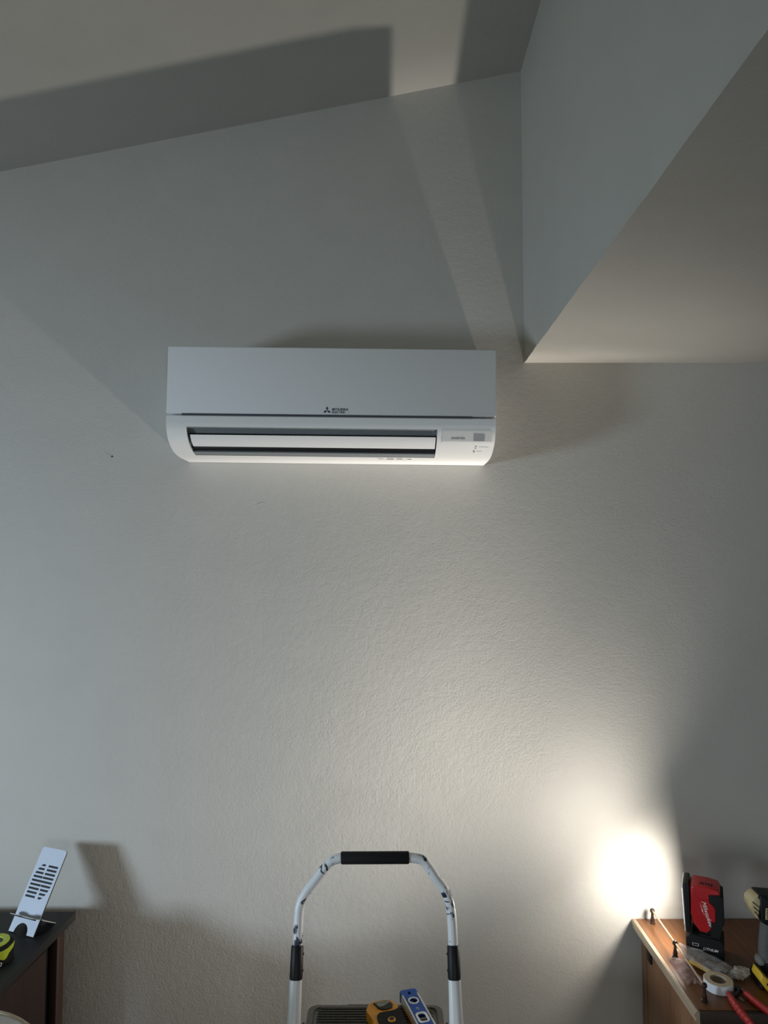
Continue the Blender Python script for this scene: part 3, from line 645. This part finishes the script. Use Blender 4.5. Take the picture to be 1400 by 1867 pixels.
# phone stand: leaning white plate with black slots, crossed by a second plate
def make_stand():
    al = R(31)
    t = thing('phone_stand', 'white slotted phone stand leaning on the dark desk', 'phone stand', (-.8858, -.1570, DT+.0012), (0, 0, R(-22)))
    W, H = .0810, .1930
    # plate coordinates (a across, b up the plate); photo px -> plate by bilinear frame
    def fr(px, py):
        Bl, Br, Tl, Tr = (14, 1700), (64, 1708), (76, 1545), (128, 1551)
        a, b = .5, .5
        for _ in range(25):
            x = (1-a)*(1-b)*Bl[0]+a*(1-b)*Br[0]+(1-a)*b*Tl[0]+a*b*Tr[0]; y = (1-a)*(1-b)*Bl[1]+a*(1-b)*Br[1]+(1-a)*b*Tl[1]+a*b*Tr[1]
            b += (y-py)/156; a += (px-x)/50-(y-py)/156*62/50*-1*-1
        return ((a-.5)*W, b*H)
    def slot(pts): return pts
    a0 = .5*W
    arch = [(.0215*math.cos(R(a))-.003, .0005+.0225*math.sin(R(a))) for a in range(0, 181, 12)]
    outer = [(-a0, 0)] + [(-.0250, 0)] + arch[::-1] + [(.0190, 0), (a0, 0)] + [(a0, H-.006), (a0-.002, H-.002), (a0-.006, H)] + [(-a0+.006, H), (-a0+.002, H-.002), (-a0, H-.006)]
    # the striped disc: nine rows, split column, rounded upper left and lower right
    rows = []
    r0, dz, hh = 0.0800, .00900, .0048
    Rr = .0295
    for k in range(9):          # k=0 lowest
        b = r0+k*dz; y0, y1 = b-hh/2, b+hh/2
        L_, Rt = -.0335, .0335
        gap = {8: .0050, 7: .0038, 6: .0024, 5: .0006, 4: 0, 3: .0006, 2: .0024, 1: .0038, 0: .0050}[k]
        gc = {8: -.003, 7: -.0028, 6: -.0026, 5: -.0024, 3: .0024, 2: .0026, 1: .0028, 0: .003, 4: 0}[k]
        lcut = {8: .0175, 7: .0085, 6: .0035, 5: .0008}.get(k, 0); lcut2 = {8: .0105, 7: .0050, 6: .0015, 5: 0}.get(k, 0)
        rcut = {0: .0175, 1: .0085, 2: .0035, 3: .0008}.get(k, 0); rcut2 = {0: .0105, 1: .0050, 2: .0015, 3: 0}.get(k, 0)
        lq = ((L_+lcut2, y0), (L_+lcut, y1)); rq = ((Rt-rcut, y0), (Rt-rcut2, y1))
        if gap:
            rows.append([lq[0], (gc-gap, y0), (gc-gap, y1), lq[1]]); rows.append([(gc+gap, y0), rq[0], rq[1], (gc+gap, y1)])
        else: rows.append([lq[0], rq[0], rq[1], lq[1]])
    slit = [(-.030, .0325), (.030, .0325), (.030, .0372), (-.030, .0372)]
    face = holed(outer, rows+[slit], .0012); back = holed(outer, [slit], .0032)
    # plate frame: x across, y up the plate, z = room side normal
    mt = Matrix(((1, 0, 0, 0), (0, math.sin(al), -math.cos(al), 0), (0, math.cos(al), math.sin(al), 0), (0, 0, 0, 1)))
    bk = link('backing_plate', back, M['black'], t); bk.matrix_local = mt
    fc = link('face_plate', face, M['phonew'], t); fc.matrix_local = mt @ Matrix.Translation((0, 0, .0022))
    # cross plate in plane (x, z) of the plate frame, at height .0398
    cp = [(-.027, .003), (-.027, .012), (-.0385, .016), (-.0385, .024), (-.030, .027), (-.016, .024), (-.006, .018), (.006, .020), (.010, .027), (.026, .029), (.0385, .026), (.0385, .012), (.027, .010), (.027, .003),
          (.027, -.006), (.0390, -.010), (.0385, -.040), (.034, -.065), (.018, -.065), (0, -.045), (-.018, -.065), (-.034, -.065), (-.0385, -.040), (-.0390, -.010), (-.027, -.006)]
    m2 = mt @ Matrix(((1, 0, 0, 0), (0, 0, 1, .0348), (0, 1, 0, 0), (0, 0, 0, 1)))
    c1 = link('cross_plate', holed(cp, [], .0022), M['black'], t); c1.matrix_local = m2
    c2 = link('cross_plate_face', holed([(x*.985, y*.985) for x, y in cp], [], .0008), M['offwhite'], c1)
    c2.location = (0, 0, .0016)
make_stand()

def make_measure():
    t = thing('tape_measure', 'lime green and black tape measure lying on the dark desk', 'tape measure', (-.891, -.268, DT+.0003))
    body = rrect(.074, .078, .030, 0, 0, 8)
    link('case', PR(body, 0, .037, 'Z', .005, 3), M['black2'], t)
    link('shell_ring', holed(circ(.0310, 44, 0, 0, 1.05), [circ(.0195, 44, 0, 0, .95)], .0026, .0006), M['lime'], t, loc=(-.005, .007, .0376))
    link('badge', holed(circ(.0190, 36, 0, 0, .95), [], .0012), M['ink'], t, loc=(-.005, .007, .0374))
    link('badge_print', BX((-.004, .010, .0382), (.018, .004, .0006)), M['whiteink'], t)
    link('badge_print', BX((-.002, .002, .0382), (.012, .0025, .0006)), M['ink2'], t)
    link('shell_swoosh', PR([(-.037, -.028), (-.005, -.0330), (.022, -.0235), (-.005, -.0255), (-.037, -.021)], .0360, .0382, 'Z', .0005, 1), M['lime'], t)
    # corner swoosh wraps down the right wall
    pts = [p for p in rrect(.0752, .0792, .0306, 0, 0, 14)]
    q = [p for p in pts if p[0] > .010 and p[1] < .020]
    q.sort(key=lambda p: math.atan2(p[1], p[0]))
    bm = bmesh.new(); n = len(q); lo = []; hi = []
    for i, p in enumerate(q):
        f = i/(n-1); lo.append(bm.verts.new((p[0], p[1], .0345-.022*math.sin(math.pi*min(1, f*1.0))**.7*(1-abs(f-.55))))); hi.append(bm.verts.new((p[0], p[1], .0345)))
    for i in range(n-1): bm.faces.new((lo[i], lo[i+1], hi[i+1], hi[i]))
    ex = bmesh.ops.extrude_face_region(bm, geom=bm.faces[:]); bmesh.ops.scale(bm, vec=(.98, .98, 1), verts=[e for e in ex['geom'] if isinstance(e, bmesh.types.BMVert)])
    link('shell_swoosh', bm, M['lime'], t)
    link('belt_clip', TB(catmull([(.0225, -.0385, .028), (.0195, -.0405, .020), (.0165, -.0410, .010), (.0185, -.0405, .003)], 5), .0016, seg=8), M['steel'], t)
    link('tape_hook', TB(catmull([(.0300, -.0350, .014), (.0330, -.0330, .011), (.0330, -.0330, .006), (.0290, -.0360, .005)], 5), .0013, seg=8), M['steel'], t)
make_measure()

# white chair whose back corner pokes into the picture
def make_chair():
    t = thing('office_chair', 'white padded chair whose rounded back shows at the lower left corner', 'chair', (-.812, -.66, 0), (0, 0, math.pi))
    # back cushion
    bm = PR(rrect(.46, .46, .12, 0, .811, 10), -.020, .016, 'Y', .012, 4)
    link('back_cushion', bm, M['leather'], t)
    o = rrect(.460, .460, .121, 0, .811, 10)
    pts = [(x, -.021, z) for x, z in o]; pts.append(pts[0])
    link('seam_piping', TB(pts, .0035, seg=8, cap=False), M['beige'], t)
    bm = PR(rrect(.46, .44, .08, 0, .24, 8), .42, .49, 'Z', .02, 3)
    link('seat', bm, M['leather'], t)
    link('back_support', TB(catmull([(0, .05, .40), (0, .035, .46), (0, .030, .62), (0, .026, .76)], 5), .016, seg=12), M['dsteel'], t)
    for sx in (-1, 1):
        for y in (.06, .42):
            link('leg', TB([(sx*.18, y, .425), (sx*.20, y+(.02 if y > .2 else -.02), 0.0)], [.014, .011], seg=12), M['dsteel'], t)
make_chair()

# ------------------------------------------------------------------ step ladder
PZ = .8356
def make_ladder():
    t = thing('step_ladder', 'white folding step ladder with black grip and grey ribbed platform', 'step ladder', (-.018, -.35, 0))
    ox, oy = .018, .35
    T = lambda p: (p[0]+ox, p[1]+oy, p[2])
    # hoop in two halves either side of the grip
    Lp = [(-.1835, -.391, 1.000), (-.1832, -.388, 1.030), (-.1828, -.378, 1.075), (-.1795, -.373, 1.100), (-.1660, -.369, 1.1245), (-.1480, -.366, 1.146), (-.1290, -.362, 1.1695), (-.1130, -.360, 1.1845), (-.0960, -.360, 1.1905), (-.0900, -.360, 1.1908)]
    Rp = [(.1470, -.391, 1.000), (.1468, -.388, 1.030), (.1450, -.378, 1.075), (.1415, -.373, 1.100), (.1305, -.369, 1.1280), (.1130, -.366, 1.150), (.0980, -.362, 1.1710), (.0830, -.360, 1.1865), (.0570, -.360, 1.1915), (.0510, -.360, 1.1918)]
    for P in (Lp, Rp):
        link('handle_tube', TB([T(p) for p in catmull(P, 6)], .0102, seg=20), M['paintw'], t)
    bm = TB([T((-.0935, -.360, 1.1908)), T((-.0915, -.360, 1.1909)), T((-.02, -.360, 1.1912)), T((.0525, -.360, 1.1916)), T((.0545, -.360, 1.1916))], [.0118, .0130, .0130, .0130, .0118], seg=24)
    link('hand_grip', bm, M['black2'], t)
    # sleeves, rails
    for sx, xs_, xf in ((-1, -.1838, -.205), (1, .1470, .175)):
        sl = link('sleeve', TB([T((xs_, -.3895, 1.0225)), T((xs_, -.3905, 1.0200)), T((xs_, -.4105, .9680)), T((xs_, -.4115, .9650))], [.0122, .0132, .0136, .0125], seg=20), M['black'], t)
        for z in (1.008, .980):
            link('rivet', LT([(0, .002), (.0022, .0018), (.0028, 0)], mtx=Matrix.Translation(T((xs_-sx*.0128, -.3905-(1.02-z)*.38, z))) @ Matrix.Rotation(R(-90*sx), 4, 'Y'), seg=10), M['black'], sl)
        pts = [T(p) for p in ((xs_, -.407, .974), (xs_+sx*.0005, -.420, .940), (xs_+sx*.001, -.440, .890), (xs_+sx*.004, -.475, .76), (xf, -.68, .015))]
        link('front_rail', TB(pts, [.0125, .0132, .0145, .0150, .0150], seg=20, squash=.8), M['paintw2'], t)
        link('rail_foot', BX(T((xf, -.683, .012)), (.042, .040, .024), .004), M['black2'], t)
        link('rear_leg', TB([T((xs_-sx*.022, -.30, .790)), T((xs_-sx*.010, -.07, .012))], .0105, seg=14), M['paintw2'], t)
        link('rear_foot', BX(T((xs_-sx*.010, -.068, .011)), (.030, .030, .022), .004), M['black2'], t)
        link('hinge_bracket', BX(T((xs_-sx*.0160, -.425, .862)), (.0045, .030, .034), .002), M['black'], t)
        link('hinge_pin', TB([T((xs_-sx*.013, -.425, .842)), T((xs_-sx*.030, -.425, .842))], .004, seg=12), M['steel'], t)
    # platform: rounded tray with ribs
    cx, w_, y0, y1 = -.0195, .2985, -.2820, -.530
    base = link('platform', PR(rrect(w_, y0-y1, .020, cx+ox, (y0+y1)/2+oy), PZ-.028, PZ-.0030, 'Z', .003, 2), M['tread'], t)
    y = y0-.010; k = 0
    while y > y1+.012:
        inset = .0205 if k > 0 else .026
        link('tread_rib', TB([T((cx-w_/2+inset, y, PZ-.0034)), T((cx-w_/2+inset+.003, y, PZ-.0026)), T((cx+w_/2-inset-.003, y, PZ-.0026)), T((cx+w_/2-inset, y, PZ-.0034))], [.0010, .0024, .0024, .0010], seg=10), M['tread'], t)
        y -= .0088; k += 1
    link('platform_rim', holed(rrect(w_, y0-y1, .020, cx+ox, (y0+y1)/2+oy), [rrect(w_-.022, y0-y1-.014, .014, cx+ox, (y0+y1)/2+oy)], .0020, .0010), M['tread'], t, loc=(0, 0, PZ-.0025))
    link('latch_strip', BX(T((-.055, -.2800, PZ-.004)), (.055, .004, .006), .001), M['black'], t)
    for z in (.56, .29):
        yy = -.44-(.89-z)*.268-.02
        link('step', BX(T((-.0165, yy+.02, z)), (.318+(.89-z)*.02, .11, .028), .006), M['tread'], t)
make_ladder()

# spirit level
def make_level():
    a = Vector((.0534, -.2627)); dirv = Vector((.0896-.0534, -.3825+.2627)).normalized()
    t = thing('spirit_level', 'blue torpedo spirit level lying on the ladder platform', 'spirit level', (a.x, a.y, PZ), (0, 0, math.atan2(dirv.y, dirv.x)))
    Ln, W, H = .232, .0375, .0215      # local x along the level
    w2 = W/2
    holes = [circ(.0105, 28, .043, 0), rrect(.030, .020, .006, .103, 0), circ(.0105, 28, .155, 0), rrect(.010, .007, .001, .0135, 0), circ(.0060, 18, .215, 0)]
    out = [(0, -w2+.004), (.004, -w2), (Ln-.03, -w2), (Ln, -w2+.012), (Ln, w2-.012), (Ln-.03, w2), (.004, w2), (0, w2-.004)]
    link('frame', holed(out, holes, H-.002, .0008), M['blue'], t, loc=(0, 0, H/2+.0008))
    for s in (-1, 1):
        link('edge_rail', BX((.115, s*(w2-.0010), H-.0005), (.195, .0040, .0035), .0008), M['alum'], t)
        link('edge_face', BX((.115, s*(w2+.0012), H/2), (.195, .0012, H-.006), .0004), M['alum'], t)
    link('magnet_strip', BX((.125, -w2-.0022, .0085), (.150, .0010, .0055), .0002), M['orange'], t)
    for (x, k) in ((.043, 0), (.155, 0)):
        v = link('vial_ring', LT([(.0092, 0), (.0092, .0022), (.0118, .0022), (.0120, 0)], c=(x, 0, H-.0002), seg=32), M['white'], t)
        link('vial_tube', TB([(x-.007, -.004, H-.006), (x+.007, .004, H-.006)], .0035, seg=12), M['lcd'], v)
        link('vial_backing', LT([(0, .006), (.0102, .006), (.0102, .005), (0, .005)], c=(x, 0, 0), seg=24), M['tapeside'], v)
    v = link('vial_ring', holed(rrect(.0335, .0245, .008, 0, 0), [rrect(.0275, .0175, .005, 0, 0)], .0024, .0004), M['white'], t, loc=(.103, 0, H+.0006))
    link('vial_tube', TB([(.103, -.0085, H-.005), (.103, .0085, H-.005)], .0048, seg=14), M['lcd'], v).matrix_parent_inverse = Matrix.Translation((-.103, 0, -H-.0006))
    link('vial_backing', BX((0, 0, -.016), (.029, .019, .001)), M['black'], v)
    for x, r_ in ((.0715, .0045), (.130, .0042)):
        link('stamp', holed(circ(r_, 20, 0, 0, .7), [circ(r_*.72, 20, 0, 0, .7)], .0003), M['vial'], t, loc=(x, 0, H+.0009))
make_level()

# stud finder
def make_finder():
    a = Vector((-.0045, -.305)); ang = math.atan2(.1, -.012*0+.018)  # long axis leans left going away
    t = thing('stud_finder', 'yellow and black stud finder with a curved display on the ladder platform', 'stud finder', (.0150, -.3830, PZ+.0004), (0, 0, R(15)))
    H = .0215
    # local y = away from camera, x across; body 0.074 wide at head, 0.055 at the waist
    out = [(-.0385, .060), (-.030, .077), (-.014, .0835), (.006, .0845), (.020, .080), (.0285, .066), (.0315, .045), (.0315, -.06), (.026, -.075), (-.026, -.075), (-.032, -.06), (-.0315, .02), (-.0385, .052)]
    link('body', holed(out, [], H-.003, .0012), M['orange'], t, loc=(0, 0, H/2))
    grip = [(-.0235, -.045), (-.0235, .018), (-.022, .030), (-.016, .037), (-.006, .0385), (.010, .0380), (.022, .0395), (.0300, .046), (.0305, -.045), (.022, -.060), (-.016, -.060)]
    link('rubber_overmold', holed(grip, [], .003, .0010), M['black2'], t, loc=(0, 0, H+.0010))
    bez = [(-.019, .0760), (.004, .0800), (.0165, .0760), (.0205, .062), (.0165, .0515), (.0040, .0485), (-.0060, .0500), (-.0135, .058)]
    link('display_bezel', holed(bez, [], .0016, .0005), M['black'], t, loc=(0, 0, H+.0004))
    scr = [(-.0175, .0750), (.004, .0787), (.0152, .0750), (.0165, .0690), (.000, .0600), (-.0100, .0590)]
    link('display', holed(scr, [], .0010), M['lcd'], t, loc=(0, 0, H+.0018))
    link('power_button', LT([(0, .0034), (.0072, .0034), (.0084, .0020), (.0086, 0)], c=(.0040, .009, H+.0020), seg=28), M['orange'], t)
    link('button_cap', LT([(0, .0040), (.0048, .0040), (.0050, .0030)], c=(.0040, .009, H+.0022), seg=24), M['black'], t)
make_finder()
